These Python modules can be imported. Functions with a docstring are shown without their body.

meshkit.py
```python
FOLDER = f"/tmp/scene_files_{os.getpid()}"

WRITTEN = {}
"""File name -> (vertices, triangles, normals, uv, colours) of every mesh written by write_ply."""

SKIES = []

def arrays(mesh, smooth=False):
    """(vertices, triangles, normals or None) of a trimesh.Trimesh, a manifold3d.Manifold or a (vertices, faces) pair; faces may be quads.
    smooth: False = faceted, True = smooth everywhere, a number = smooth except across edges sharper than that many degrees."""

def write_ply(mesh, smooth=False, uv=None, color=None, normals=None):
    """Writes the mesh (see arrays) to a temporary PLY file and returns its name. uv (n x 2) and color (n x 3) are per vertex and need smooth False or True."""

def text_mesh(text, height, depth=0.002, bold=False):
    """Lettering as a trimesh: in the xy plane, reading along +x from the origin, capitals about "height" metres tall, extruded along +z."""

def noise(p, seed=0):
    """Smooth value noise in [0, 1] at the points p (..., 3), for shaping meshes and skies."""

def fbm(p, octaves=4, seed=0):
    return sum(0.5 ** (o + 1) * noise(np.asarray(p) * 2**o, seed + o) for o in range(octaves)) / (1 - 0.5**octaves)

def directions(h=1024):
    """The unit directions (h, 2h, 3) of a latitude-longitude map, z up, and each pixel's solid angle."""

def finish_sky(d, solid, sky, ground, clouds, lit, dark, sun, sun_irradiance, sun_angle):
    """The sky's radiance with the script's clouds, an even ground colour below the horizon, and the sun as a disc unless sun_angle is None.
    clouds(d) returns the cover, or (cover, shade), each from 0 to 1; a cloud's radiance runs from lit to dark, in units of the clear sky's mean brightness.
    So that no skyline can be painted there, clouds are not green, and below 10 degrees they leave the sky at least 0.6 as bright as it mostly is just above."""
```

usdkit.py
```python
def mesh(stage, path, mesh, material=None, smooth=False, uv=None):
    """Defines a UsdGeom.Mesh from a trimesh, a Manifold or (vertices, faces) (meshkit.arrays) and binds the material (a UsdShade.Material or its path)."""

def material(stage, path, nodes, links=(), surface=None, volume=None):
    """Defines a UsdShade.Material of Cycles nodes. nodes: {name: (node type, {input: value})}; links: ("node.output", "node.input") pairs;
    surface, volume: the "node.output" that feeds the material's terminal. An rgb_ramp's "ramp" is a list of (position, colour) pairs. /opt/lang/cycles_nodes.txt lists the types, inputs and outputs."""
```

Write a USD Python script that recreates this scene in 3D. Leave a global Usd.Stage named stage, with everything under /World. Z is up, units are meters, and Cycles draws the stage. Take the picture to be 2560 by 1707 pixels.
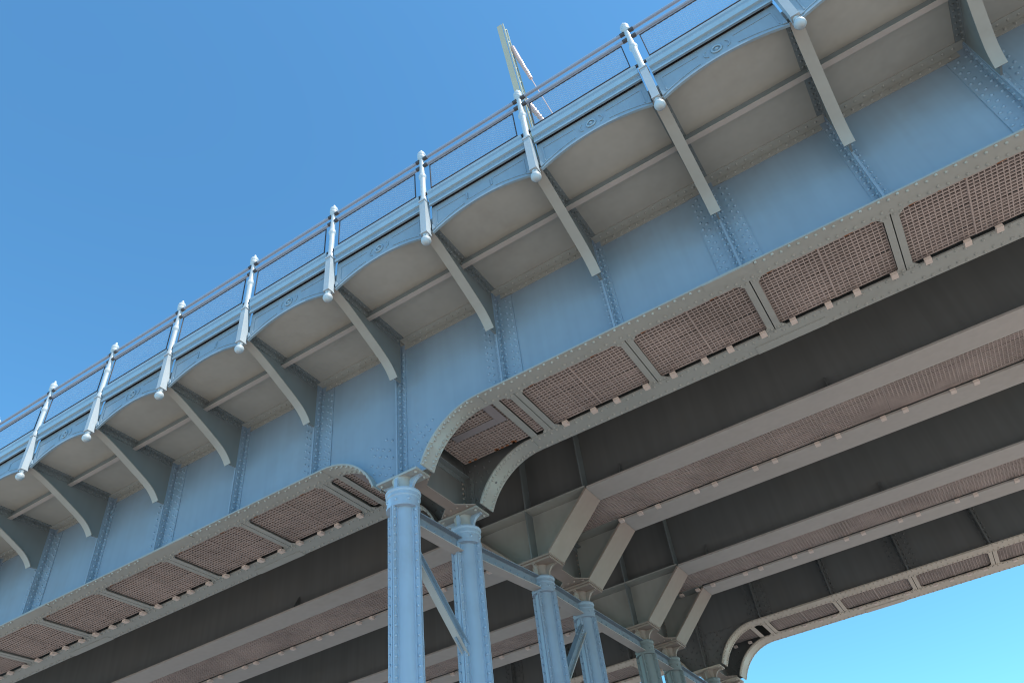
import math, random
import numpy as np
import trimesh
import shapely.geometry as sg
import usdkit
from pxr import Usd, UsdGeom, UsdLux, UsdShade, Gf, Sdf

random.seed(7)
rng = np.random.default_rng(7)
stage = Usd.Stage.CreateInMemory()
UsdGeom.SetStageUpAxis(stage, "Z")
UsdGeom.SetStageMetersPerUnit(stage, 1.0)
UsdGeom.Xform.Define(stage, "/World")
UsdGeom.Scope.Define(stage, "/World/Looks")

# ------------------------------------------------------------------ camera, sky, sun, exposure
ZF = 7.2144                      # height of the girders' bottom flanges above the ground
EXPOSURE = 0.6
SKY = 0.15
SUN = 1.1
SUN_DIR = np.array([3.0, -0.62, 4.0]); SUN_DIR /= np.linalg.norm(SUN_DIR)

cam = UsdGeom.Camera.Define(stage, "/World/Camera")
R = np.array([[0.8441287, 0.5243901, -0.1116327], [-0.4246418, 0.526815, -0.7363052], [-0.3273013, 0.6689402, 0.6673776]])
C = (4.7344, -6.1691, 1.6)
cam.AddTransformOp().Set(Gf.Matrix4d(*R[0], 0, *(-R[1]), 0, *(-R[2]), 0, *C, 1))
cam.CreateHorizontalApertureAttr(36.0)
cam.CreateVerticalApertureAttr(36.0 * 682 / 1024)
cam.CreateFocalLengthAttr(36.0 * 1892.19 / 2560)
cam.CreateClippingRangeAttr(Gf.Vec2f(0.05, 2000))
cam.CreateExposureAttr(EXPOSURE)

dome = UsdLux.DomeLight.Define(stage, "/World/sky")
elev = math.asin(SUN_DIR[2]); rot = math.atan2(SUN_DIR[0], SUN_DIR[1])
skym = usdkit.material(stage, "/World/Looks/sky_air", {
    "s": ("sky_texture", {"sky_type": "single_scattering", "sun_disc": False, "sun_elevation": elev, "sun_rotation": rot,
                          "altitude": 100.0, "air_density": 1.0, "aerosol_density": 0.45, "ozone_density": 3.0}),
    "t": ("mix", {"mix_type": "multiply", "fac": 1.0, "color2": (0.64, 1.16, 1.25)}),
    "b": ("background_shader", {"strength": SKY})}, [("s.color", "t.color1"), ("t.color", "b.color")], surface="b.background")
UsdShade.MaterialBindingAPI.Apply(dome.GetPrim()).Bind(skym)

sun = UsdLux.DistantLight.Define(stage, "/World/sun")
sun.CreateNormalizeAttr(True); sun.CreateIntensityAttr(SUN); sun.CreateAngleAttr(0.5)
sun.CreateColorAttr(Gf.Vec3f(1.0, 0.93, 0.84))
zax = SUN_DIR; xax = np.cross([0, 0, 1], zax); xax /= np.linalg.norm(xax); yax = np.cross(zax, xax)
sun.AddTransformOp().Set(Gf.Matrix4d(*xax, 0, *yax, 0, *zax, 0, 0, 0, 60, 1))

# ------------------------------------------------------------------ materials
def paint(name, col, rough=0.45, var=0.07, streak=0.05, bump=0.25, spec=0.5, dirt=(0.20, 0.17, 0.13), dirtamt=0.35):
    c = np.array(col)
    return usdkit.material(stage, "/World/Looks/" + name, {
        "g": ("geometry", {}),
        "oi": ("object_info", {}),
        "n1": ("noise_texture", {"scale": 1.3, "detail": 6.0, "roughness": 0.6}),
        "mp": ("mapping", {"scale": (9.0, 9.0, 0.55)}),
        "n2": ("noise_texture", {"scale": 1.0, "detail": 4.0, "roughness": 0.6}),
        "r1": ("rgb_ramp", {"ramp": [(0.25, c * (1 - var)), (0.5, c), (0.78, c * (1 + var))]}),
        "r2": ("rgb_ramp", {"ramp": [(0.35, (1 - streak,) * 3), (0.62, (1.0, 1.0, 1.0))]}),
        "mx": ("mix", {"mix_type": "multiply", "fac": 1.0}),
        "n4": ("noise_texture", {"scale": 0.62, "detail": 8.0, "roughness": 0.68}),
        "r4": ("rgb_ramp", {"ramp": [(0.52, (0, 0, 0)), (0.80, (dirtamt,) * 3)]}),
        "md": ("mix", {"color2": dirt}),
        "n3": ("noise_texture", {"scale": 14.0, "detail": 3.0}),
        "b": ("bump", {"strength": bump, "distance": 0.006}),
        "rr": ("map_range", {"from_min": 0.3, "from_max": 0.7, "to_min": rough - 0.07, "to_max": rough + 0.1}),
        "p": ("principled_bsdf", {"specular_ior_level": spec}),
    }, [("g.position", "n1.vector"), ("g.position", "mp.vector"), ("mp.vector", "n2.vector"), ("g.position", "n3.vector"), ("g.position", "n4.vector"),
        ("n1.fac", "r1.fac"), ("n2.fac", "r2.fac"), ("r1.color", "mx.color1"), ("r2.color", "mx.color2"),
        ("mx.color", "md.color1"), ("n4.fac", "r4.fac"), ("r4.color", "md.fac"), ("md.color", "p.base_color"),
        ("n3.fac", "b.height"), ("b.normal", "p.normal"), ("n1.fac", "rr.value"), ("rr.result", "p.roughness")], surface="p.BSDF")

M = {
    "blue_grey_paint": paint("blue_grey_paint", (0.245, 0.34, 0.435)),
    "grey_green_paint": paint("grey_green_paint", (0.36, 0.38, 0.36), rough=0.5),
    "warm_grey_paint": paint("warm_grey_paint", (0.43, 0.405, 0.38), rough=0.55, dirtamt=0.3),
    "shaded_web_paint": paint("shaded_web_paint", (0.165, 0.175, 0.175), rough=0.6, streak=0.10),  # shade under the deck is put into this dark web colour
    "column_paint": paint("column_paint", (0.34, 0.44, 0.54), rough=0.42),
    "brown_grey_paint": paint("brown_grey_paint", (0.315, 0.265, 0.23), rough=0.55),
    "bounce_lit_tan_paint": paint("bounce_lit_tan_paint", (0.53, 0.475, 0.40), rough=0.55),  # far flanges made paler: bounce from sunlit ground put into the colour
    "shaded_column_paint": paint("shaded_column_paint", (0.29, 0.37, 0.46), rough=0.45),  # column colour darkened to carry the shade farther in
    "deep_shade_column_paint": paint("deep_shade_column_paint", (0.22, 0.255, 0.26), rough=0.5),  # column colour greyed further to carry the deepest shade
    "strut_paint": paint("strut_paint", (0.22, 0.28, 0.34), rough=0.5),
    "shaded_bracket_paint": paint("shaded_bracket_paint", (0.19, 0.225, 0.235), rough=0.5),  # steel colour darkened for the shade under walkway and deck
    "bracket_flange_paint": paint("bracket_flange_paint", (0.31, 0.295, 0.27), rough=0.55),
    "soffit_paint": paint("soffit_paint", (0.375, 0.38, 0.35), rough=0.6, streak=0.05),
    "pale_post_paint": paint("pale_post_paint", (0.39, 0.44, 0.47), rough=0.35, dirtamt=0.2),
    "fascia_paint": paint("fascia_paint", (0.26, 0.345, 0.41), rough=0.33, dirtamt=0.2),
    "galvanised_steel": paint("galvanised_steel", (0.24, 0.27, 0.34), rough=0.5),
    "dark_iron": paint("dark_iron", (0.05, 0.045, 0.05), rough=0.6),
    "rusty_wire": paint("rusty_wire", (0.43, 0.36, 0.335), rough=0.75, var=0.25, bump=0.0),
    "rust": paint("rust", (0.32, 0.13, 0.06), rough=0.85, var=0.3),
    "clip_plastic": paint("clip_plastic", (0.70, 0.60, 0.54), rough=0.6, dirtamt=0.15),
    "strip_sheet": paint("strip_sheet", (0.27, 0.25, 0.26), rough=0.6),
    "mast_paint": paint("mast_paint", (0.37, 0.375, 0.28), rough=0.5),
    "insulator_ceramic": paint("insulator_ceramic", (0.55, 0.40, 0.37), rough=0.3, bump=0.0),
    "deck_concrete": paint("deck_concrete", (0.42, 0.39, 0.37), rough=0.9),
}
M["paving"] = usdkit.material(stage, "/World/Looks/paving", {
    "g": ("geometry", {}), "n": ("noise_texture", {"scale": 0.35, "detail": 8.0}), "b": ("brick_texture", {
        "scale": 1.0, "brick_width": 0.5, "row_height": 0.5, "mortar_size": 0.008, "color1": (0.42, 0.345, 0.29), "color2": (0.38, 0.31, 0.26), "mortar": (0.16, 0.14, 0.12)}),
    "r": ("rgb_ramp", {"ramp": [(0.3, (0.82, 0.82, 0.82)), (0.7, (1.08, 1.05, 1.0))]}), "m": ("mix", {"mix_type": "multiply", "fac": 1.0}),
    "p": ("principled_bsdf", {"roughness": 0.85})},
    [("g.position", "n.vector"), ("g.position", "b.vector"), ("n.fac", "r.fac"), ("b.color", "m.color1"), ("r.color", "m.color2"), ("m.color", "p.base_color")], surface="p.BSDF")

# ------------------------------------------------------------------ mesh building
class MB:
    def __init__(s): s.v = []; s.f = []; s.n = 0
    def add(s, v, f):
        v = np.asarray(v, float); f = np.asarray(f, int)
        if f.shape[1] == 4: f = np.vstack([f[:, [0, 1, 2]], f[:, [0, 2, 3]]])
        s.v.append(v); s.f.append(f + s.n); s.n += len(v); return s
    def box(s, x0, x1, y0, y1, z0, z1):
        v = [(x, y, z) for x in sorted((x0, x1)) for y in sorted((y0, y1)) for z in sorted((z0, z1))]
        return s.add(v, [(0, 1, 3, 2), (4, 6, 7, 5), (0, 4, 5, 1), (2, 3, 7, 6), (0, 2, 6, 4), (1, 5, 7, 3)])
    def beam(s, a, b, w, h, up=(0, 0, 1)):              # box from a to b; w sideways, h along up
        a, b = np.array(a, float), np.array(b, float); d = (b - a) / np.linalg.norm(b - a)
        sx = np.cross(d, up); sx /= np.linalg.norm(sx); u = np.cross(sx, d)
        v = [p + i * sx * w / 2 + j * u * h / 2 for p in (a, b) for i in (-1, 1) for j in (-1, 1)]
        return s.add(v, [(0, 1, 3, 2), (4, 6, 7, 5), (0, 4, 5, 1), (2, 3, 7, 6), (0, 2, 6, 4), (1, 5, 7, 3)])
    def poly(s, pts, axis, c0, c1, holes=()):           # 2D polygon extruded along axis from c0 to c1
        P = sg.Polygon(pts, holes)
        if not P.exterior.is_ccw: P = sg.polygon.orient(P)
        m = trimesh.creation.extrude_polygon(P, abs(c1 - c0), engine="earcut")
        v = np.array(m.vertices); f = np.array(m.faces); lo = min(c0, c1)
        if axis == "y": v = np.c_[v[:, 0], v[:, 2] + lo, v[:, 1]]; f = f[:, ::-1]
        elif axis == "x": v = np.c_[v[:, 2] + lo, v[:, 0], v[:, 1]]
        else: v = np.c_[v[:, 0], v[:, 1], v[:, 2] + lo]
        return s.add(v, f)
    def strip(s, prof, y0, y1, t):                      # (x,z) polyline, thickened upward by t, from y0 to y1
        p = np.array(prof, float); d = np.gradient(p, axis=0); nn = np.c_[-d[:, 1], d[:, 0]]; nn /= np.linalg.norm(nn, axis=1)[:, None]
        if nn[:, 1].mean() < 0: nn = -nn
        q = p + nn * t
        return s.poly(np.vstack([p, q[::-1]]), "y", y0, y1)
    def tube(s, a, b, r, n=8, r2=None):
        a, b = np.array(a, float), np.array(b, float); d = (b - a) / np.linalg.norm(b - a)
        u = np.cross(d, (0, 0, 1) if abs(d[2]) < 0.9 else (1, 0, 0)); u /= np.linalg.norm(u); w = np.cross(d, u)
        t = np.arange(n) / n * 2 * np.pi; ring = np.cos(t)[:, None] * u + np.sin(t)[:, None] * w
        v = np.vstack([a + ring * r, b + ring * (r if r2 is None else r2), [a, b]])
        f = []
        for i in range(n):
            j = (i + 1) % n
            f += [(i, j, n + j), (i, n + j, n + i), (j, i, 2 * n), (n + i, n + j, 2 * n + 1)]
        return s.add(v, f)
    def lathe(s, prof, n=20, c=(0, 0, 0)):              # (r,z) profile about z
        p = np.array(prof, float); t = np.arange(n) / n * 2 * np.pi; k = len(p)
        v = np.array([(r * math.cos(a) + c[0], r * math.sin(a) + c[1], z + c[2]) for a in t for r, z in p]); f = []
        for i in range(n):
            j = (i + 1) % n
            for q in range(k - 1):
                f.append((i * k + q, j * k + q, j * k + q + 1, i * k + q + 1))
        return s.add(v, f)
    def domes(s, pts, nrm, r=0.016):                    # rivet heads
        r = r * 1.22
        pts = np.atleast_2d(np.asarray(pts, float))
        if len(pts) == 0: return s
        nrm = np.array(nrm, float); nrm /= np.linalg.norm(nrm)
        u = np.cross(nrm, (0, 0, 1) if abs(nrm[2]) < 0.9 else (1, 0, 0)); u /= np.linalg.norm(u); w = np.cross(nrm, u)
        n = 7; t = np.arange(n) / n * 2 * np.pi; ring = np.cos(t)[:, None] * u + np.sin(t)[:, None] * w
        tv = np.vstack([ring * r, ring * r * 0.74 + nrm * r * 0.68, [nrm * r * 0.95]])
        tf = []
        for i in range(n):
            j = (i + 1) % n
            tf += [(i, j, n + j), (i, n + j, n + i), (n + i, n + j, 2 * n)]
        tf = np.array(tf); V = (pts[:, None, :] + tv[None]).reshape(-1, 3)
        F = (tf[None] + (np.arange(len(pts)) * len(tv))[:, None, None]).reshape(-1, 3)
        return s.add(V, F)
    def get(s): return np.vstack(s.v), np.vstack(s.f)

used = {}
def numbered(path):
    if path not in used: used[path] = 0; return path
    used[path] += 1; return "%s_%03d" % (path, used[path])

def key(p, **kw):
    for k, v in kw.items():
        if v: p.SetCustomDataByKey(k, v)

def thing(name, label, cat, loc=(0, 0, 0), group=None):
    x = UsdGeom.Xform.Define(stage, numbered("/World/" + name)); x.AddTranslateOp().Set(Gf.Vec3d(float(loc[0]), float(loc[1]), float(loc[2]) + ZF))
    key(x.GetPrim(), label=label, category=cat, group=group); return x.GetPrim()

def part(par, name, mb, mat, smooth=False, label=None, kind=None):
    v, f = mb.get() if isinstance(mb, MB) else mb
    m = usdkit.mesh(stage, numbered(str(par.GetPath()) + "/" + name), (v, f), M[mat], smooth=smooth)
    key(m.GetPrim(), label=label, kind=kind); return m.GetPrim()

def copy(root, name, label, loc, group=None):
    was = root.GetCustomData()
    t = thing(name, label, was["category"], loc, group or was.get("group"))
    t.GetReferences().AddInternalReference(root.GetPath()); t.SetInstanceable(True); return t

ORD = ["", "first", "second", "third", "fourth", "fifth", "sixth", "seventh", "eighth", "ninth", "tenth", "eleventh", "twelfth", "thirteenth", "fourteenth",
       "fifteenth", "sixteenth", "seventeenth", "eighteenth", "nineteenth", "twentieth", "twenty-first", "twenty-second", "twenty-third", "twenty-fourth"]

# ------------------------------------------------------------------ ground
g = MB().add([(-700, -700, 0), (700, -700, 0), (700, 700, 0), (-700, 700, 0)], [(0, 1, 2, 3)])
gm = usdkit.mesh(stage, "/World/ground", g.get(), M["paving"]); key(gm.GetPrim(), label="warm stone paving below the viaduct", category="ground", kind="structure")
key(dome.GetPrim(), label="clear blue daytime sky without clouds", category="sky", kind="structure")

# ------------------------------------------------------------------ dimensions (metres, z measured from the bottom flanges)
S = 1.5                                     # bay length
XL, XR = -16.5, 13.5
ZD = 1.55                                   # soffit of the walkway and deck
GI = [(0.0, 0.26), (1.23, 1.53), (2.81, 3.27), (4.04, 4.52), (6.26, 6.74), (7.47, 7.93), (9.89, 10.21), (11.01, 11.45)]
CX = [-0.075, -0.045, 0.135, 0.135, 0.16, 0.17, 0.15, 0.15]
WEBY = [(a + b) / 2 for a, b in GI]
CAPZ = [-0.60, -0.60, -0.73, -0.73, -0.73, -0.73, -0.60, -0.60]
ARC = [0, 1, 6, 7]

def arc_profile(c, side):                   # from the straight part down to the cap
    Rr = 0.9; xs = c + side * 1.22
    th = np.linspace(0, math.acos(1 - 0.6 / Rr), 13)
    p = [(xs - side * Rr * math.sin(a), -(Rr - Rr * math.cos(a))) for a in th]
    return p

GLAB = ["near outer plate girder with sky-blue riveted web carrying the walkway brackets",
        "riveted plate girder directly behind the sky-blue outer one, with curved foot on the second column",
        "smooth girder with straight sloping haunches standing on the third column",
        "smooth girder with straight sloping haunches standing on the fourth column",
        "smooth girder with straight sloping haunches standing on the fifth column",
        "smooth girder with straight sloping haunches standing on the sixth column",
        "far dark riveted girder with curved foot, its web split by vertical stiffeners",
        "farthest riveted girder, its curved foot outlined against the bright sky at lower right"]

def rivet_zigzag(x0, x1, y, amp, step, z):
    n = int((x1 - x0) / step); return [(x0 + i * step, y + (amp if i % 2 else -amp), z) for i in range(n + 1)]

PLATE = {0: [(4.05, 4.62), (-4.75, -3.75), (-7.7, -6.9)], 1: [(4.20, 5.05), (-3.9, -3.0), (-8.3, -7.3)], 6: [(2.2, 3.0), (5.3, 6.0)], 7: [(3.4, 4.2)]}

for k in range(8):
    y0, y1 = GI[k]; c = CX[k]; yw = WEBY[k]; cz = CAPZ[k]; far = k in (6, 7)
    t = thing("plate_girder", GLAB[k], "girder", (0, 0, 0), "main girders of the viaduct")
    outer = k == 0; riv = MB(); wriv = MB()
    wm = "blue_grey_paint" if outer else ("grey_green_paint" if k in (1, 2) else "shaded_web_paint")
    wm = "blue_grey_paint" if k == 0 else "shaded_web_paint"
    fm = "grey_green_paint" if k < 2 else ("bounce_lit_tan_paint" if far else "warm_grey_paint")
    if k in ARC:
        pl, pr = arc_profile(c, -1), arc_profile(c, 1)
        foot_l, foot_r = pl[-1][0], pr[-1][0]
        prof = [(XL, 0)] + pl + pr[::-1] + [(XR, 0)]
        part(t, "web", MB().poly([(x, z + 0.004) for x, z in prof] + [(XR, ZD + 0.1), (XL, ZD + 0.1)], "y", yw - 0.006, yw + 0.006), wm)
        # flange in plates with a visible joint where the curve begins
        part(t, "bottom_flange", MB().box(XL, pl[0][0] - 0.004, y0, y1, 0, 0.022), fm)
        part(t, "bottom_flange", MB().box(pr[0][0] + 0.004, XR, y0, y1, 0, 0.022), fm)
        part(t, "curved_flange", MB().strip(pl, y0, y1, 0.022), fm, smooth=30)
        part(t, "curved_flange", MB().strip(pr, y0, y1, 0.022), fm, smooth=30)
        for a, b in PLATE.get(k, []):
            yy = (y0 + 0.0, yw - 0.01) if outer or k == 6 else (yw + 0.01, y1)
            part(t, "cover_plate", MB().box(a, b, yy[0] + 0.002, yy[1], -0.008, -0.0005), fm)
        lo, hi = y0 + 0.042, y1 - 0.055
        for side in (-1, 1):
            xs = (XL + 8.0 if k == 0 else XL + 6, pl[0][0]) if side < 0 else (pr[0][0], XR - 2)
            for yy, q in ((lo, 0), (hi, 1)):
                pts = [p for p in rivet_zigzag(xs[0], xs[1], yy, 0.013, 0.092, 0.0)
                       if not any(a < p[0] < b and ((yy < yw) == (outer or k == 6)) for a, b in PLATE.get(k, []))]
                riv.domes(pts, (0, 0, -1), 0.0165)
        for p in (pl, pr):
            P = np.array(p)
            for i in range(1, len(P) - 1):
                for fr in (0.25, 0.75):
                    q = P[i] * (1 - fr) + P[min(i + 1, len(P) - 1)] * fr; d = P[i + 1] - P[i]; n = np.array([d[1], -d[0]])
                    if n[1] > 0: n = -n
                    a = 0.013 * (1 if fr < 0.5 else -1)
                    riv.domes([(q[0], lo + a, q[1]), (q[0], hi + a, q[1])], (n[0], 0, n[1]), 0.0165)
        part(t, "foot_plate", MB().box(c - 0.30, c + 0.30, y0 - 0.004, y1 + 0.004, cz - 0.028, cz), fm)
        riv.domes([(c + sx * 0.25, yy, cz - 0.028) for sx in (-1, 1) for yy in (y0 + 0.05, y1 - 0.05)], (0, 0, -1), 0.018)
        # lower web angle
        for yy, sgn in ((yw - 0.006, -1), (yw + 0.006, 1)):
            for xa, xb in ((XL, pl[0][0]), (pr[0][0], XR)):
                part(t, "web_angle", MB().box(xa, xb, yy, yy + sgn * 0.012, 0.022, 0.115), wm)
        if k == 6: wriv.domes(rivet_zigzag(-7, XR - 4, yw - 0.018, 0, 0.1, 0.075), (0, -1, 0), 0.014)
        # stiffeners on the camera-side web (and the inner faces near the columns)
        face = yw - 0.006
        for i in range(-9, 9):
            if not (outer or far) and i != 0: continue
            x = i * S + (c if i == 0 else (0.04 if far else 0)); wide = (i % 2 == 1) if True else False
            z0 = 0.024 if i else cz
            if far and (x < -7 or x > 9): continue
            top = ZD - 0.01
            m = MB().box(x - 0.011, x + 0.011, face - 0.013, y0 + 0.012, z0, top if not outer else top)
            for sgn in (-1, 1): m.box(x + sgn * 0.0115, x + sgn * 0.088, face - 0.013, face, z0, top)
            for sgn in (-1, 1): m.box(x + sgn * 0.0112, x + sgn * 0.0215, face - 0.088, face - 0.0132, z0, top)
            part(t, "stiffener", m, wm)
            zz = np.arange(z0 + 0.07, top - 0.12, 0.1)
            for sgn in (-1, 1):
                wriv.domes([(x + sgn * 0.056, face - 0.013, z) for z in zz], (0, -1, 0), 0.0155)
                wriv.domes([(x + sgn * 0.0215, face - 0.056, z + 0.05) for z in zz], (sgn, 0, 0), 0.0155)
            if i % 2 == 1 and i != 0:
                for sgn in (-1, 1):
                    part(t, "splice_plate", MB().box(x + sgn * 0.0885, x + sgn * 0.245, face - 0.014, face, 0.117, ZD - 0.11), wm)
                    wriv.domes([(x + sgn * (0.15 + 0.06 * (j % 2)), face - 0.014, z) for j, z in enumerate(np.arange(0.16, ZD - 0.16, 0.055))], (0, -1, 0), 0.0155)
        # gusset rivets over the foot
        pts = []
        for sgn in (-1, 1):
            for r_ in range(5):
                for q in range(4):
                    xx = c + sgn * (0.15 + 0.095 * q + 0.045 * (r_ % 2)); z = cz + 0.12 + 0.13 * r_ + 0.05 * q
                    if z > 0.10: continue
                    pr_ = np.array(pr if sgn > 0 else pl); zb = np.interp(abs(xx - c), np.abs(pr_[::-1, 0] - c), pr_[::-1, 1])
                    if z > zb + 0.07 and abs(xx - c) < 0.75: pts.append((xx, face, z))
        wriv.domes(pts, (0, -1, 0), 0.016)
        wriv.domes([(p[0], yw + 0.006, p[2]) for p in pts], (0, 1, 0), 0.016)
        if k == 1:
            part(t, "corner_angle", MB().box(c + 0.135, c + 0.21, face - 0.014, face, cz, 0.0), wm)
            wriv.domes([(c + 0.17, face - 0.014, z) for z in np.arange(cz + 0.06, -0.05, 0.075)], (0, -1, 0), 0.014)
            wriv.domes([(c + 0.33 + 0.11 * (j % 3), face, -0.5 + 0.1 * j) for j in range(5)], (0, -1, 0), 0.015)
    else:
        hx, fx = 1.03, 0.285
        prof = [(XL, 0), (c - hx, 0), (c - fx, cz), (c + fx, cz), (c + hx, 0), (XR, 0)]
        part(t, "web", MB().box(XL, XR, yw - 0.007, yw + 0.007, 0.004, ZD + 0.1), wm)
        part(t, "haunch_plate", MB().poly([(x, z + 0.004) for x, z in prof[1:-1]] + [(c + hx, 0.033), (c - hx, 0.033)], "y", yw - 0.0095, yw + 0.0095), "grey_green_paint")  # paler than the web above: sky light reaching the haunch, put into colour
        part(t, "bottom_flange", MB().box(XL, c - hx - 0.003, y0, y1, 0, 0.03), fm)
        part(t, "bottom_flange", MB().box(c + hx + 0.003, XR, y0, y1, 0, 0.03), fm)
        for sgn in (-1, 1):
            part(t, "haunch_flange", MB().strip([(c + sgn * hx, -0.002), (c + sgn * fx, cz)], y0, y1, 0.03), "brown_grey_paint")
        part(t, "foot_plate", MB().box(c - 0.285, c + 0.285, y0, y1, cz - 0.03, cz - 0.001).box(c - 0.27, c + 0.27, y0 + 0.03, y1 - 0.03, cz - 0.06, cz - 0.031), "brown_grey_paint")
        for sgn, yb in ((-1, y0), (1, y1)):
            ya = yw + sgn * 0.0098
            part(t, "ledge_plate", MB().box(c - hx + 0.02, c + hx - 0.02, min(ya, yb), max(ya, yb), 0.035, 0.055), "grey_green_paint")
            for xx in (c - hx + 0.06, c - 0.012, c + hx - 0.06):
                if abs(xx - c) < 0.1:
                    part(t, "stiffener", MB().box(xx - 0.008, xx + 0.008, ya, yb - sgn * 0.015, cz, 0.034), "shaded_bracket_paint")
                part(t, "stiffener", MB().box(xx - 0.008, xx + 0.008, ya, yb - sgn * 0.03, 0.056, ZD - 0.01), "shaded_bracket_paint")
            for xx in (c - 1.62, c + 1.55, c + 4.6, c - 4.7):
                part(t, "stub_stiffener", MB().poly([(ya, 0.031), (ya + sgn * 0.17, 0.031), (ya + sgn * 0.02, 0.30), (ya, 0.30)], "x", xx - 0.007, xx + 0.007), wm)
    if riv.n: part(t, "rivets", riv, fm, smooth=60, kind="stuff"); part(t, "web_rivets", wriv, wm, smooth=60, kind="stuff")

# ------------------------------------------------------------------ deck over everything
t = thing("track_deck", "dark deck slab spanning over all the girders, glimpsed between them", "deck")
part(t, "slab", MB().box(XL, XR, 0.16, 11.3, ZD + 0.03, ZD + 0.25), "deck_concrete")
m = MB()
part(t, "far_walkway", MB().box(XL, XR, 11.302, 12.6, ZD + 0.03, ZD + 0.2), "deck_concrete")

# ------------------------------------------------------------------ cross girders between each pair above the columns
for pr_i, (a, b) in enumerate(((0, 1), (2, 3), (4, 5), (6, 7))):
    cz = CAPZ[a]; ca, cb = CX[a] + 0.05, CX[b] + 0.03
    t = thing("cross_girder", "short cross girder with bare lower flange joining the %s pair of girder feet" % ["nearest", "second nearest", "third nearest", "farthest"][pr_i], "cross girder", (0, 0, 0), "cross girders above the columns")
    ya, yb = WEBY[a] + 0.01, WEBY[b] - 0.01
    m = MB(); xm = (ca + cb) / 2
    part(t, "web", MB().box(xm + 0.02, xm + 0.034, ya, yb, cz + 0.02, ZD - 0.02), "shaded_web_paint")
    w = 0.075 if a in ARC else 0.10
    y2, y3 = GI[a][1] + 0.03, GI[b][0] - 0.03
    outline = [(xm - 0.26, GI[a][1] + 0.006), (xm + 0.26, GI[a][1] + 0.006), (xm + w, y2 + 0.14), (xm + w, y3 - 0.16), (xm + 0.27, GI[b][0] - 0.006), (xm - 0.27, GI[b][0] - 0.006), (xm - w, y3 - 0.16), (xm - w, y2 + 0.14)]
    part(t, "lower_flange", MB().poly(outline, "z", cz + 0.002, cz + 0.02), "brown_grey_paint")
    part(t, "ledge", MB().box(xm + 0.035, xm + 0.12, ya, yb, -0.06, -0.045).box(xm + 0.035, xm + 0.045, ya, yb, -0.13, -0.0605), "shaded_bracket_paint")
    rv = MB().domes([(xm + 0.034, yb - 0.05, z) for z in np.arange(cz + 0.08, -0.14, 0.075)], (1, 0, 0), 0.014)
    rv.domes([(xm + sx * 0.17, y, cz + 0.002) for sx in (-1, 1) for y in (GI[a][1] + 0.06, GI[b][0] - 0.06)] + [(xm + sx * 0.05, GI[b][0] - 0.11, cz + 0.002) for sx in (-1, 1)], (0, 0, -1), 0.016)
    part(t, "rivets", rv, "brown_grey_paint", smooth=60, kind="stuff")

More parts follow.
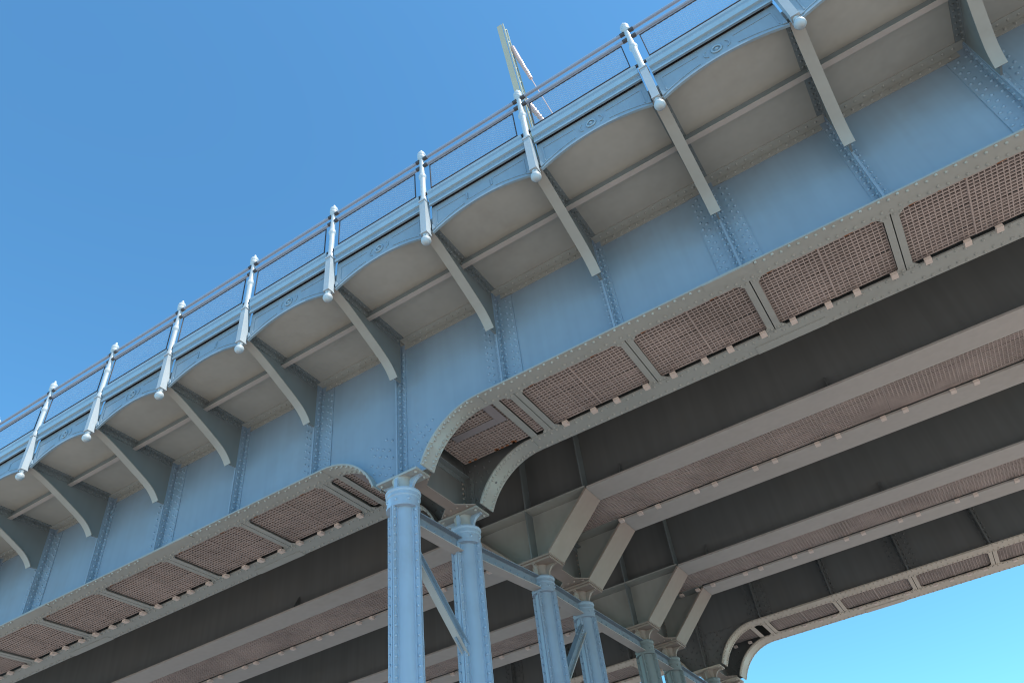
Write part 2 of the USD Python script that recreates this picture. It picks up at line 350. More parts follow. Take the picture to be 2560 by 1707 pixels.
# ------------------------------------------------------------------ columns
CLAB = ["nearest column, full sky-blue light, standing under the outer girder",
        "second column from the camera, blue, meeting the lower end of the near diagonal brace",
        "third column from the camera, slimmer, blue on its left half",
        "fourth column from the camera, with a brace running down from its head to its left neighbour",
        "fifth column from the camera, grey-green and standing in deep shade",
        "sixth column from the camera, grey-green, with bright sky showing on both sides of it",
        "seventh column, only its head showing beside the far curved girder",
        "eighth and farthest column, under the girder that borders the bright sky"]
for k in range(8):
    cp = "column_paint" if k < 2 else ("shaded_column_paint" if k < 4 else "deep_shade_column_paint")
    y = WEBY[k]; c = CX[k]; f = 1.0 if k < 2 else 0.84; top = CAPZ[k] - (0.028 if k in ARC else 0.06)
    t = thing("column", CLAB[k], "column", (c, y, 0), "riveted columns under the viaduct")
    hw = (GI[k][1] - GI[k][0]) / 2
    # capital: core, four curved ribs
    cap = MB().lathe([(0.0, top - 0.001), (0.135 * f, top - 0.001), (0.115 * f, top - 0.05), (0.115 * f, top - 0.175), (0, top - 0.175)], 24)
    capp = part(t, "capital", cap, "grey_green_paint" if k < 2 else "brown_grey_paint", smooth=40)
    for axis, ext in ((0, 0.275 if k in ARC else 0.255), (1, min(hw, 0.21))):
        for sg_ in (-1, 1):
            n = 8; r0 = 0.10 * f; e = ext
            pts = [(r0, top - 0.002), (e, top - 0.002), (e, top - 0.02)]
            for q in range(1, n + 1):
                a = q / n * math.pi / 2
                pts.append((e - (e - r0 - 0.045) * math.sin(a), top - 0.02 - 0.148 * (1 - math.cos(a))))
            pts.append((r0, top - 0.168))
            pts = [(sg_ * p, z) for p, z in pts]
            m = MB().poly(pts, "y" if axis == 0 else "x", -0.022, 0.022)
            part(capp, "capital_rib", m, "column_paint" if k < 2 else "brown_grey_paint")
    ct = top - 0.176
    col = MB().lathe([(0, ct), (0.195 * f, ct), (0.212 * f, ct - 0.012), (0.212 * f, ct - 0.03), (0.196 * f, ct - 0.045), (0.196 * f, ct - 0.075), (0.205 * f, ct - 0.08), (0.205 * f, ct - 0.098), (0.194 * f, ct - 0.106),
                      (0.194 * f, ct - 0.205), (0.203 * f, ct - 0.211), (0.203 * f, ct - 0.236), (0.15 * f, ct - 0.24)], 32)
    part(t, "collar", col, cp, smooth=35)
    zb = -ZF + 0.25; zt = ct - 0.237
    shp = part(t, "shaft", MB().lathe([(0.152 * f, zb), (0.152 * f, zt)], 32), cp, smooth=True)
    rv = MB(); zz = np.arange(max(zb + 0.1, -4.2), zt - 0.03, 0.104)
    for q in range(4):
        a = q * math.pi / 2; d = np.array([math.cos(a), math.sin(a)]); n = np.array([-d[1], d[0]])
        m = MB()
        for s_ in (-1, 1):
            for (ra, rb, o0, o1) in ((0.145, 0.218, 0.0035, 0.02), (0.145, 0.165, 0.02, 0.034)):
                A = d * ra * f + n * s_ * o0 * f; B = d * rb * f + n * s_ * o1 * f
                lo, hi = np.minimum(A, B), np.maximum(A, B)
                m.box(lo[0], hi[0], lo[1], hi[1], zb, zt)
            rv.domes([(d[0] * 0.191 * f + n[0] * s_ * 0.02 * f, d[1] * 0.191 * f + n[1] * s_ * 0.02 * f, z) for z in zz], (n[0] * s_, n[1] * s_, 0), 0.0135)
        part(shp, "shaft_flange", m, cp)
    for q in range(8):
        a = q * math.pi / 4 + 0.2; d = (math.cos(a), math.sin(a), 0)
        rv.domes([(d[0] * 0.194 * f, d[1] * 0.194 * f, ct - 0.155)], d, 0.015)
    part(t, "rivets", rv, cp, smooth=60, kind="stuff")
    part(t, "base", MB().lathe([(0, -ZF), (0.34 * f, -ZF), (0.34 * f, -ZF + 0.12), (0.22 * f, -ZF + 0.25), (0, -ZF + 0.25)], 24), cp, smooth=30)

# ------------------------------------------------------------------ struts and braces between the columns
SL = {(0, 1): "between the first and second columns", (1, 2): "between the second and third columns", (2, 3): "between the third and fourth columns",
      (3, 4): "between the fourth and fifth columns", (4, 5): "between the fifth and sixth columns", (5, 6): "between the sixth and seventh columns", (6, 7): "between the two farthest columns"}
def ibeam(t, A, B, h, w, tag=True, up=(0, 0, 1)):
    A, B = np.array(A, float), np.array(B, float)
    d = (B - A) / np.linalg.norm(B - A); sx = np.cross(d, up); sx /= np.linalg.norm(sx); u = np.cross(sx, d)
    part(t, "beam_web", MB().beam(A, B, 0.012, h - 0.028, up), "strut_paint")
    part(t, "beam_flange", MB().beam(A + u * (h / 2 - 0.007), B + u * (h / 2 - 0.007), w, 0.013, up), "strut_paint")
    part(t, "beam_flange", MB().beam(A - u * (h / 2 - 0.007), B - u * (h / 2 - 0.007), w, 0.013, up), "warm_grey_paint")
    L = np.linalg.norm(B - A); rv = MB()
    for sgn in (-1, 1): rv.domes([A + d * s_ + sx * sgn * 0.006 for s_ in np.arange(0.1, L - 0.05, 0.16)], sx * sgn, 0.014)
    part(t, "rivets", rv, "strut_paint", smooth=60, kind="stuff")
for a in range(7):
    b = a + 1; z = -1.07 if a < 4 else -1.10
    A = np.array([CX[a], WEBY[a], z]); B = np.array([CX[b], WEBY[b], z]); d = (B - A) / np.linalg.norm(B - A)
    t = thing("strut", "horizontal blue-grey I-beam strut " + SL[(a, b)], "strut", (0, 0, 0), "horizontal struts between columns")
    ibeam(t, A + d * 0.17, B - d * 0.17, 0.19, 0.15)
for (a, za, b, zb_, lab) in ((0, -1.30, 1, -2.52, "blue diagonal brace dropping from the nearest column's head to the second column"),
                             (3, -1.22, 2, -2.55, "grey diagonal brace dropping from the fourth column's head to the third column")):
    A = np.array([CX[a], WEBY[a], za]); B = np.array([CX[b], WEBY[b], zb_]); d = (B - A) / np.linalg.norm(B - A)
    hd = np.array([d[0], d[1], 0]); hd /= np.linalg.norm(hd); A = A + d * 0.2; B = B - d * 0.17
    t = thing("diagonal_brace", lab, "brace", (0, 0, 0), "diagonal braces between columns")
    up = np.array([0, 0, 1.0]); sx = np.cross(d, up); sx /= np.linalg.norm(sx); u = np.cross(sx, d)
    part(t, "angle_leg", MB().beam(A, B, 0.014, 0.10), "strut_paint")
    part(t, "angle_leg", MB().beam(A - u * 0.0535, B - u * 0.0535, 0.085, 0.014), "warm_grey_paint")
    part(t, "angle_leg", MB().beam(A + u * 0.0535, B + u * 0.0535, 0.085, 0.014), "strut_paint")
    part(t, "gusset_plate", MB().beam(B - d * 0.26, B + d * 0.02, 0.022, 0.16), "strut_paint")
    part(t, "gusset_plate", MB().beam(A + d * 0.26, A - d * 0.02, 0.022, 0.16), "strut_paint")
    rv = MB()
    for sgn in (-1, 1):
        rv.domes([A + d * s_ + sx * sgn * 0.011 for s_ in np.arange(0.03, 0.26, 0.07)] + [B - d * s_ + sx * sgn * 0.011 for s_ in np.arange(0.03, 0.26, 0.05)], sx * sgn, 0.014)
        rv.domes([A + d * s_ + sx * sgn * 0.007 for s_ in np.arange(0.3, np.linalg.norm(B - A) - 0.3, 0.25)], sx * sgn, 0.013)
    part(t, "rivets", rv, "strut_paint", smooth=60, kind="stuff")

# ------------------------------------------------------------------ batten plates and wire mesh between the girders
def batten(name, label, x, ya, yb, narrow=False, mt="grey_green_paint"):
    t = thing(name, label, "batten plate", (x, 0, 0), "batten plates between riveted girders")
    if narrow:
        part(t, "flat_bar", MB().box(-0.045, 0.045, ya, yb, 0.012, 0.022).box(-0.045, -0.037, ya, yb, 0.0225, 0.09), mt); return t
    for s_ in (-1, 1):
        w0, w1 = 0.006, 0.078
        m = MB().poly([(s_ * w0, ya), (s_ * w0, yb), (s_ * (w1 + 0.075), yb), (s_ * w1, yb - 0.085), (s_ * w1, ya + 0.085), (s_ * (w1 + 0.075), ya)], "z", 0.004, 0.014)
        part(t, "flat_bar", m, mt)
        part(t, "upstand", MB().box(s_ * w0, s_ * (w0 + 0.01), ya, yb, 0.0145, 0.10), mt)
    rv = MB().domes([(s_ * xx, y, 0.004) for s_ in (-1, 1) for xx in (0.04, 0.1) for y in (ya + 0.03, yb - 0.03)], (0, 0, -1), 0.014)
    part(t, "rivets", rv, mt, smooth=60, kind="stuff")
    return t

def rel(i, n0="the column line"):
    if i == 0: return "at " + n0
    return "%s %s of %s" % (ORD[abs(i)], "right" if i > 0 else "left", n0)

for pair, (a, b), nm in ((0, (0, 1), "near riveted girders"), (3, (6, 7), "far riveted girders")):
    ya, yb = GI[a][1] - 0.004, GI[b][0] + 0.004
    for i in range(-8, 8):
        if i == 0: continue
        if pair == 3 and (i < -3 or i > 6): continue
        batten("batten_plate", "slotted batten plate between the %s, %s" % (nm, rel(i)), i * S + (0.03 if pair else 0), ya, yb, mt="bounce_lit_tan_paint" if pair else "grey_green_paint")
    for s_ in (-1, 1):
        batten("narrow_batten", "narrow batten bar beside the curved feet of the %s, %s of the columns" % (nm, "right" if s_ > 0 else "left"), s_ * 1.235, ya, yb, True, mt="bounce_lit_tan_paint" if pair else "grey_green_paint")

def wire_grid(x0, x1, y0, y1, px, py, z, w, seam=None):
    m = MB()
    nx = max(2, int(round((x1 - x0) / px))); ny = max(2, int(round((y1 - y0) / py)))
    for i in range(nx + 1):
        x = x0 + (x1 - x0) * i / nx + random.uniform(-0.003, 0.003); m.beam((x, y0, z), (x + random.uniform(-0.006, 0.006), y1, z + random.uniform(-0.004, 0.004)), w * 0.68, w * 0.68)
    for i in range(ny + 1):
        y = y0 + (y1 - y0) * i / ny + random.uniform(-0.003, 0.003); m.beam((x0, y, z + w * 0.12), (x1, y + random.uniform(-0.005, 0.005), z + w * 0.12), w * 1.15, w * 1.15)
    return m

def add_clip(t, x, y, z=-0.012):
    part(t, "clip", MB().box(x - 0.036, x + 0.036, y - 0.05, y + 0.032, z - 0.04, z).box(x - 0.006, x + 0.006, y + 0.03, y + 0.075, z - 0.006, z + 0.003), "clip_plastic")

def mesh_panel(name, label, loc, L, y0, y1, clips, group, px=0.054, py=0.048, w=0.0155, seam=True, rust=True, cap=None):
    t = thing(name, label, "wire mesh", loc, group)
    h = L / 2
    gx0, gx1 = (-h, h)
    if seam:
        part(t, "wire_mesh", wire_grid(gx0, -0.008, y0, y1, px, py, 0.045, w), "rusty_wire", kind="stuff")
        part(t, "wire_mesh", wire_grid(0.008, gx1, y0, y1, px, py, 0.045, w), "rusty_wire", kind="stuff")
        part(t, "seam_wire", MB().box(-0.008, 0.008, y0, y1, 0.03, 0.0375), "rusty_wire")
    else:
        part(t, "wire_mesh", wire_grid(gx0, gx1, y0, y1, px, py, 0.045, w), "rusty_wire", kind="stuff")
    for cx in clips: add_clip(t, cx - h, y1)
    if rust:
        m = MB()
        for q in range(5):
            cx = -h + L * (q + 0.5) / 5 + random.uniform(-0.08, 0.08)
            for r_ in range(3): m.box(cx + r_ * 0.03 - 0.03, cx + r_ * 0.03, y0 - 0.005, y0 + random.uniform(0.015, 0.05), 0.031, 0.0365)
        part(t, "rust_tuft", m, "rust")
    return t

# near pair: one panel per bay
ya, yb = GI[0][1] + 0.004, GI[1][0] - 0.045
proto = None
for i in range(-8, 8):
    if i in (-1, 0): continue
    xc = (i + 0.5) * S; n = i if i > 0 else i + 1
    lab = "rusty mesh panel between the near riveted girders, %s bay %s of the nearest column" % (ORD[abs(n)], "right" if n > 0 else "left")
    if proto is None:
        proto = mesh_panel("mesh_screen", lab, (xc, 0, 0), S - 0.17, ya, yb, [0.135, 0.545, 0.865, 1.275], "mesh panels between the near girders")
    else: copy(proto, "mesh_screen", lab, (xc, 0, 0))
for s_ in (-1, 1):
    t = thing("end_mesh_screen", "rusty mesh with a flat grey patch strip, just %s of the nearest columns" % ("right" if s_ > 0 else "left"), "wire mesh", (0, 0, 0), "mesh panels between the near girders")
    x0, x1 = (0.17, 1.185) if s_ > 0 else (-1.185, -0.27)
    part(t, "wire_mesh", wire_grid(x0, x1, ya, yb, 0.054, 0.048, 0.045, 0.0155), "rusty_wire", kind="stuff")
    xa, xb = sorted((s_ * 1.29, s_ * 1.405))
    part(t, "wire_mesh", wire_grid(xa, xb, ya, yb, 0.05, 0.048, 0.045, 0.0155), "rusty_wire", kind="stuff")
    if s_ > 0:
        part(t, "patch_strip", MB().box(1.03, 1.15, ya, 0.69, 0.024, 0.030), "strip_sheet"); part(t, "patch_strip", MB().box(0.38, 1.028, 0.56, 0.69, 0.024, 0.030), "strip_sheet")
    else:
        part(t, "patch_strip", MB().box(-1.08, -0.95, ya, 0.80, 0.024, 0.030), "strip_sheet"); part(t, "patch_strip", MB().box(-0.948, -0.60, 0.68, 0.80, 0.024, 0.030), "strip_sheet")
        add_clip(t, -0.62, yb)
    m = MB()
    for q in range(9):
        xx = x0 + (x1 - x0) * random.random(); m.box(xx, xx + 0.04, yb - random.uniform(0.02, 0.05), yb + 0.005, 0.03, 0.036)
    part(t, "rust_tuft", m, "rust")

# second and third pairs: sheets 0.925 m long
for (a, b, x0, n0, n1, nm) in ((2, 3, 5.324, -15, 3, "second"), (4, 5, 3.09, -12, 4, "third")):
    ya, yb = GI[a][1] + 0.004, GI[b][0] - 0.03; proto = None; L = 0.925
    # sheets counted from the haunches
    xs = [x0 + L * (q + 0.5) for q in range(n0 - 4, n1 + 4)]
    right = [x for x in xs if x - L / 2 > CX[a] + 0.8]; left = [x for x in xs if x + L / 2 < CX[a] - 0.8][::-1]
    for side, lst in (("right", right), ("left", left)):
        for q, x in enumerate(lst):
            if x < -11 or x > 9.5: continue
            lab = "brown mesh sheet between the %s girder pair, %s to the %s of their haunch" % (nm, ORD[q + 1], side)
            if proto is None: proto = mesh_panel("mesh_screen", lab, (x, 0, 0), L - 0.012, ya, yb, [0.155, 0.785], "mesh sheets between the %s pair of girders" % nm, seam=False, px=0.051, py=0.045, w=0.0155)
            else: copy(proto, "mesh_screen", lab, (x, 0, 0))
    t = thing("end_mesh_screen", "shaded mesh sheet hanging between the sloping haunches of the %s pair of girders" % nm, "wire mesh", (0, 0, 0), "mesh sheets between the %s pair of girders" % nm)
    r0 = min(right) - L / 2; l0 = max(left) + L / 2
    part(t, "wire_mesh", wire_grid(CX[a] + 0.12, r0 - 0.006, ya, yb, 0.051, 0.045, 0.045, 0.0155), "rusty_wire", kind="stuff")
    part(t, "wire_mesh", wire_grid(l0 + 0.006, CX[a] - 0.06, ya, yb, 0.051, 0.045, 0.045, 0.0155), "rusty_wire", kind="stuff")
    for xx in (r0 - 0.14, r0 - 0.46): add_clip(t, xx, yb)

# far pair
ya, yb = GI[6][1] + 0.004, GI[7][0] - 0.03; proto = None
for i in range(-4, 7):
    if i in (-1, 0): continue
    n = i if i > 0 else i + 1
    lab = "ribbed mesh panel between the farthest girders, %s bay %s of their columns" % (ORD[abs(n)], "right" if n > 0 else "left")
    if proto is None: proto = mesh_panel("far_mesh_screen", lab, ((i + 0.5) * S + 0.03, 0, 0), S - 0.17, ya, yb, [0.25, 0.56, 0.90, 1.2], "mesh panels between the farthest girders", py=0.06, w=0.014)
    else: copy(proto, "far_mesh_screen", lab, ((i + 0.5) * S + 0.03, 0, 0))
t = thing("end_mesh_screen", "small mesh panel tucked behind the curved feet of the farthest girders", "wire mesh", (0, 0, 0), "mesh panels between the farthest girders")
part(t, "wire_mesh", wire_grid(0.35, 1.18, ya, yb, 0.054, 0.06, 0.045, 0.014), "rusty_wire", kind="stuff")
part(t, "wire_mesh", wire_grid(-1.18, -0.2, ya, yb, 0.054, 0.06, 0.045, 0.014), "rusty_wire", kind="stuff")
for xx in (0.62, 0.95): add_clip(t, xx, yb)

# ------------------------------------------------------------------ walkway: soffit plates, stringer, angles
IR = list(range(-8, 8))                    # bracket stations
t = thing("walkway_deck", "cantilevered walkway floor whose brown underside shows between the brackets", "walkway")
for i in IR[:-1]:
    x0, x1 = i * S, (i + 1) * S
    part(t, "soffit_plate", MB().box(x0 + 0.003, x1 - 0.003, -1.325, 0.12, ZD, ZD + 0.02), "soffit_paint")
    part(t, "stringer", MB().box(x0 + 0.012, x1 - 0.012, -0.674, -0.666, ZD - 0.113, ZD - 0.001), "shaded_bracket_paint"); part(t, "stringer_flange", MB().box(x0 + 0.012, x1 - 0.012, -0.703, -0.637, ZD - 0.124, ZD - 0.1135), "warm_grey_paint")  # stringer web coloured dark for its shadow side
    part(t, "edge_angle", MB().box(x0 + 0.012, x1 - 0.012, -0.005, 0.112, ZD - 0.0125, ZD - 0.0005).box(x0 + 0.012, x1 - 0.012, 0.112, 0.1235, ZD - 0.10, ZD - 0.0005), "grey_green_paint")
    rv = MB().domes([(x, 0.05, ZD - 0.0125) for x in np.arange(x0 + 0.12, x1 - 0.1, 0.105)], (0, 0, -1), 0.014)
    rv.domes([(x, 0.112, ZD - 0.055) for x in np.arange(x0 + 0.17, x1 - 0.1, 0.105)], (0, -1, 0), 0.014)
    part(t, "rivets", rv, "grey_green_paint", smooth=60, kind="stuff")
part(t, "floor", MB().box(IR[0] * S, IR[-1] * S, -1.30, 0.15, ZD + 0.021, ZD + 0.2), "deck_concrete")

# ------------------------------------------------------------------ brackets
BP = [(-1.36, 1.425), (-1.15, 1.37), (-0.9, 1.262), (-0.6, 1.117), (-0.42, 1.025), (-0.31, 0.962), (-0.23, 0.90), (-0.17, 0.835), (-0.13, 0.775)]
# smooth the profile
bx_ = np.array(BP); tt = np.linspace(0, 1, len(bx_)); from scipy.interpolate import CubicSpline
cs = CubicSpline(tt, bx_); BPs = cs(np.linspace(0, 1, 22))
def bracket_label(i):
    if i == 0: return "curved cantilever bracket directly above the nearest column"
    return "curved walkway bracket, %s to the %s of the nearest column" % (ORD[abs(i)], "right" if i > 0 else "left")
proto = None
for i in IR:
    if proto is not None: copy(proto, "cantilever_bracket", bracket_label(i), (i * S, 0, 0)); continue
    t = proto = thing("cantilever_bracket", bracket_label(i), "bracket", (i * S, 0, 0), "cantilever brackets carrying the walkway")
    web = [(y, z + 0.016) for y, z in BPs] + [(0.034, 0.775 + 0.016), (0.034, ZD - 0.014), (-1.33, ZD - 0.014)]
    # the web sits in front of the stiffener
    web = [(y, z + 0.016) for y, z in BPs] + [(0.012, 0.80), (0.012, ZD - 0.014), (-1.33, ZD - 0.014)]
    part(t, "bracket_web", MB().poly(web, "x", -0.0105, 0.0105), "shaded_bracket_paint")
    d = np.gradient(BPs, axis=0); nn = np.c_[-d[:, 1], d[:, 0]]; nn /= np.linalg.norm(nn, axis=1)[:, None]; nn *= np.sign(nn[:, 1:2])
    part(t, "soffit_flange", MB().poly(np.vstack([BPs, (BPs + nn * 0.014)[::-1]]), "x", -0.06, 0.06), "bracket_flange_paint", smooth=30)
    rv = MB()
    for s_ in (-1, 1):
        part(t, "top_angle", MB().box(s_ * 0.011, s_ * 0.085, -1.32, -0.01, ZD - 0.0125, ZD - 0.0008).box(s_ * 0.011, s_ * 0.022, -1.32, -0.01, ZD - 0.09, ZD - 0.0128), "shaded_bracket_paint")
        yy = np.arange(-1.26, -0.05, 0.078)
        rv.domes([(s_ * 0.054, y, ZD - 0.0125) for y in yy], (0, 0, -1), 0.013); rv.domes([(s_ * 0.022, y + 0.04, ZD - 0.055) for y in yy], (s_, 0, 0), 0.013)
        q = BPs[2:-2:1] + nn[2:-2:1] * 0.045
        rv.domes([(s_ * 0.0105, y, z) for y, z in q], (s_, 0, 0), 0.012)
    part(t, "rivets", rv, "shaded_bracket_paint", smooth=60, kind="stuff")

# ------------------------------------------------------------------ railing posts with ball pendants
def post_label(i):
    if i == 2: return "pale railing post with ball pendant, standing beside the tall mast"
    if i == 0: return "pale railing post with ball pendant above the nearest column"
    return "pale railing post with ball pendant, %s to the %s of the nearest column" % (ORD[abs(i)], "right" if i > 0 else "left")
proto = None
for i in IR:
    if proto is not None: copy(proto, "railing_post", post_label(i), (i * S, -1.41, 0)); continue
    t = proto = thing("railing_post", post_label(i), "railing post", (i * S, -1.41, 0), "railing posts along the walkway")
    m = MB().box(-0.041, 0.041, -0.045, 0.058, 1.375, 1.955)
    part(t, "square_base", m, "pale_post_paint")
    part(t, "base_moulding", MB().box(-0.048, 0.048, -0.053, 0.06, 1.955, 1.98), "pale_post_paint"); part(t, "foot_moulding", MB().box(-0.045, 0.045, -0.049, 0.06, 1.355, 1.375), "pale_post_paint")
    part(t, "shaft", MB().lathe([(0.046, 1.985), (0.046, 2.03), (0.038, 2.06), (0.037, 2.44), (0.043, 2.455), (0.052, 2.48), (0.052, 2.505), (0.043, 2.53), (0.036, 2.55), (0.031, 2.86), (0.036, 2.875), (0.054, 2.895), (0.056, 2.925),
                                  (0.050, 2.945), (0.056, 2.955), (0.057, 2.985), (0.05, 3.01), (0.035, 3.03), (0.02, 3.045), (0.022, 3.06), (0.014, 3.085), (0, 3.09)], 20), "pale_post_paint", smooth=40)
    u = np.linspace(math.pi / 2 - 0.45, -math.pi / 2, 12)
    part(t, "ball_pendant", MB().lathe([(0.0, 1.354), (0.036, 1.354), (0.036, 1.335), (0.028, 1.325), (0.028, 1.305)] + [(0.061 * math.cos(a), 1.25 + 0.061 * math.sin(a)) for a in u], 24), "pale_post_paint", smooth=50)
    for s_ in (-1, 1):
        for z in (2.87, 2.72): part(t, "rail_socket", MB().tube((s_ * 0.03, 0.0, z), (s_ * 0.085, 0.0, z), 0.027, 10), "dark_iron", smooth=40)
        part(t, "rail_socket", MB().box(s_ * 0.035, s_ * 0.105, -0.012, 0.012, 2.10, 2.135), "dark_iron")

# ------------------------------------------------------------------ fascia panels with cornice, and railing panels, one per bay
TABLET = (-2, 1, -5, 4)
def bay(i, what):
    if i == 0: return what + ", first bay right of the nearest column"
    return what + ", %s bay %s of the nearest column" % (ORD[i + 1] if i > 0 else ORD[-i], "right" if i >= 0 else "left")
half = S / 2; zend, zcr, ztop = 1.405, 1.545, 1.875
hx = half - 0.063; sag = zcr - zend; Rr = (hx * hx + sag * sag) / (2 * sag)
arch = [(x, zcr - Rr + math.sqrt(Rr * Rr - x * x)) for x in np.linspace(-hx, hx, 25)]
def make_fascia(t, tablet):
    part(t, "arched_plate", MB().poly(arch + [(hx, ztop), (-hx, ztop)], "y", -1.345, -1.327), "fascia_paint")
    part(t, "arch_moulding", MB().poly(arch + [(x, z + 0.028) for x, z in arch[::-1]], "y", -1.355, -1.3452), "fascia_paint")
    fr = [(x * 0.93, z + 0.075) for x, z in arch if abs(x) > 0.22]
    for s_ in (-1, 1):
        q = [(x, z) for x, z in fr if x * s_ > 0]
        part(t, "arch_moulding", MB().poly(q + [(x, z + 0.012) for x, z in q[::-1]], "y", -1.351, -1.3452), "fascia_paint")
        part(t, "end_moulding", MB().box(s_ * (hx - 0.075), s_ * (hx - 0.06), -1.351, -1.3452, zend + 0.11, ztop - 0.1), "fascia_paint")
        part(t, "top_moulding", MB().box(s_ * 0.2, s_ * (hx - 0.076), -1.351, -1.3452, ztop - 0.112, ztop - 0.1), "fascia_paint")
        # scroll leaf low beside each post
        part(t, "scroll", MB().poly([(s_ * (hx - 0.005), zend + 0.035), (s_ * (hx - 0.05), zend + 0.05), (s_ * (hx - 0.03), zend + 0.10), (s_ * (hx - 0.005), zend + 0.14)], "y", -1.368, -1.3555), "fascia_paint")
    zc = 1.70
    if tablet:
        for s_ in (-1, 1): part(t, "tablet_edge", MB().box(s_ * 0.165, s_ * 0.18, -1.356, -1.3452, zc - 0.05, zc + 0.06), "fascia_paint")
        part(t, "tablet", MB().box(-0.15, 0.15, -1.349, -1.3452, zc - 0.06, zc + 0.07), "fascia_paint")
    else:
        th = np.linspace(0, 2 * math.pi, 25)[:-1]
        m = MB(); Rm_, r_ = 0.052, 0.012; V = []; F = []; n2 = 8
        for a in th:
            for b in range(n2):
                bb = b / n2 * 2 * math.pi; V.append(((Rm_ + r_ * math.cos(bb)) * math.cos(a), -1.352 + r_ * math.sin(bb), zc + (Rm_ + r_ * math.cos(bb)) * math.sin(a)))
        for p in range(24):
            for b in range(n2): F.append((p * n2 + b, p * n2 + (b + 1) % n2, ((p + 1) % 24) * n2 + (b + 1) % n2, ((p + 1) % 24) * n2 + b))
        ros = part(t, "rosette", m.add(V, F), "fascia_paint", smooth=True)
        part(ros, "rosette_boss", MB().domes([(0, -1.3452, zc)], (0, -1, 0), 0.02), "fascia_paint", smooth=60)
        for s_ in (-1, 1):
            a = np.linspace(-0.9, 0.9, 8); q = [(s_ * (0.05 + 0.085 * math.cos(x)), zc + 0.075 * math.sin(x)) for x in a]; q2 = [(x + s_ * 0.012, z) for x, z in q]
            part(ros, "rosette_bracket", MB().poly(q + q2[::-1], "y", -1.354, -1.3452), "fascia_paint")
    prof = [(-1.371, 1.877), (-1.398, 1.874), (-1.403, 1.892), (-1.388, 1.975), (-1.412, 1.985), (-1.425, 2.04), (-1.428, 2.09), (-1.433, 2.10), (-1.433, 2.125), (-1.31, 2.135), (-1.31, 2.112), (-1.400, 2.10), (-1.400, 2.05), (-1.371, 1.98)]
    part(t, "packing_strip", MB().box(-hx + 0.002, hx - 0.002, -1.338, -1.322, ztop + 0.001, 2.10), "dark_iron")  # added dark strip, paints the shade in the slot under the cornice
    part(t, "cornice", MB().poly(prof, "x", -hx + 0.002, hx - 0.002), "fascia_paint")
def make_rail(t):
    for z in (2.87, 2.72): part(t, "rail_pipe", MB().tube((-half + 0.08, 0, z), (half - 0.08, 0, z), 0.0225, 10), "galvanised_steel", smooth=40)
    part(t, "mesh_frame", MB().box(-half + 0.115, half - 0.115, -0.006, 0.006, 2.655, 2.667).box(-half + 0.115, half - 0.115, -0.006, 0.006, 2.17, 2.182)
         .box(-half + 0.115, -half + 0.127, -0.006, 0.006, 2.1825, 2.6545).box(half - 0.127, half - 0.115, -0.006, 0.006, 2.1825, 2.6545), "dark_iron")
    m = MB(); x0, x1, z0, z1 = -half + 0.127, half - 0.127, 2.183, 2.654; H = z1 - z0
    for sl in (1.7, -1.7):
        for k in np.arange(x0 - H * 1.7, x1 + H * 1.7, 0.075):
            a = np.array([k, z0]); b = np.array([k + sl * H, z1])
            xs = sorted((a[0], b[0]))
            lo, hi = max(xs[0], x0), min(xs[1], x1)
            if hi - lo < 0.02: continue
            za = z0 + (lo - k) / sl; zb_ = z0 + (hi - k) / sl
            m.beam((lo, 0.001 * np.sign(sl), za), (hi, 0.001 * np.sign(sl), zb_), 0.0018, 0.0018, (0, 1, 0))
    part(t, "wire_mesh", m, "pale_post_paint", kind="stuff")
P = {}
for i in IR[:-1]:
    tb = i in TABLET; x = (i + 0.5) * S
    lab = bay(i, "arched blue fascia panel with %s" % ("a plain raised tablet" if tb else "a small ring rosette"))
    if ("f", tb) in P: copy(P["f", tb], "fascia_panel", lab, (x, 0, 0))
    else:
        P["f", tb] = thing("fascia_panel", lab, "fascia panel", (x, 0, 0), "arched fascia panels under the railing"); make_fascia(P["f", tb], tb)
    lab = bay(i, "twin-pipe railing section with fine wire mesh")
    if "r" in P: copy(P["r"], "railing_section", lab, (x, -1.41, 0))
    else:
        P["r"] = thing("railing_section", lab, "railing", (x, -1.41, 0), "railing sections along the walkway"); make_rail(P["r"])

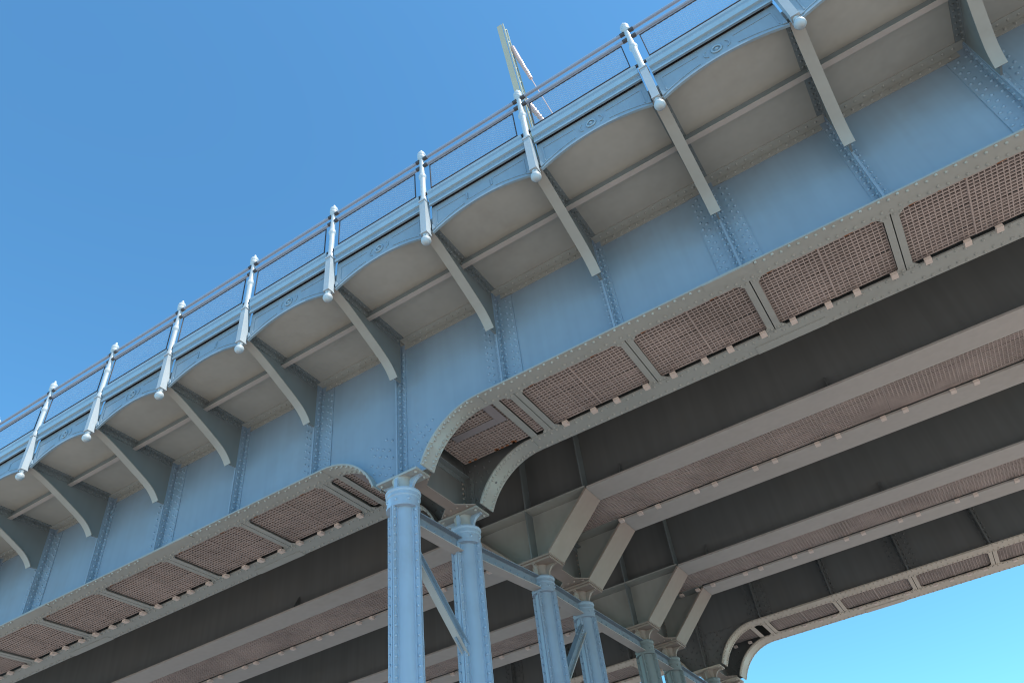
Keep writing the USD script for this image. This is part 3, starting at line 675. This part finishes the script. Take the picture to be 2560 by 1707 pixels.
# ------------------------------------------------------------------ mast with insulators
t = thing("lattice_mast", "tall slim pale mast with open lattice edge rising behind the railing", "mast")
b0, b1 = np.array([3.03, -1.24, ZD + 0.2]), np.array([2.935, -1.24, 5.21])
ax = (b1 - b0) / np.linalg.norm(b1 - b0)
part(t, "channel", MB().beam(b0 + [-0.03, -0.04, 0], b1 + [-0.03, -0.04, 0], 0.012, 0.075, (1, 0, 0)), "mast_paint")
part(t, "channel", MB().beam(b0 + [-0.062, 0.02, 0], b1 + [-0.062, 0.02, 0], 0.108, 0.012, (1, 0, 0)), "mast_paint")
part(t, "chord", MB().beam(b0 + [0.03, -0.035, 0], b1 + [0.03, -0.035, 0], 0.02, 0.016, (1, 0, 0)), "mast_paint"); part(t, "chord", MB().beam(b0 + [0.03, 0.07, 0], b1 + [0.03, 0.07, 0], 0.02, 0.016, (1, 0, 0)), "mast_paint")
n = 18
for q in range(n):
    p0 = b0 + (b1 - b0) * (q / n) + [0.03, -0.03 if q % 2 else 0.065, 0]; p1 = b0 + (b1 - b0) * ((q + 1) / n) + [0.03, 0.065 if q % 2 else -0.03, 0]
    part(t, "lattice_bar", MB().beam(p0, p1, 0.018, 0.008, (1, 0, 0)), "mast_paint")
part(t, "foot_bracket", MB().box(3.02, 3.09, -1.28, -1.2, 2.20, 2.30), "dark_iron")
def insulator(A, B, n, r, label):
    t = thing("insulator_stay", label, "insulator"); A, B = np.array(A), np.array(B); d = (B - A)
    m = MB(); e = A + d * n[2]
    k = n[0]
    for q in range(k):
        p = A + d * (n[1] + (n[2] - n[1]) * q / k); p2 = A + d * (n[1] + (n[2] - n[1]) * (q + 0.55) / k)
        m.tube(p, p2, r * (1 - 0.35 * q / k), 10, r * 0.55)
    part(t, "disc_stack", m, "insulator_ceramic", smooth=30)
    part(t, "rod", MB().tube(A, B, 0.008, 6), "insulator_ceramic")
insulator((2.99, -1.2, 4.62), (3.33, -1.2, 2.40), (16, 0.03, 0.5, 0), 0.04, "thin stay with a stack of pinkish insulator discs hanging from the mast's upper half")
insulator((3.02, -1.2, 3.12), (3.19, -1.2, 2.42), (7, 0.05, 0.95, 0), 0.045, "short pinkish insulator beside the mast behind the railing mesh")
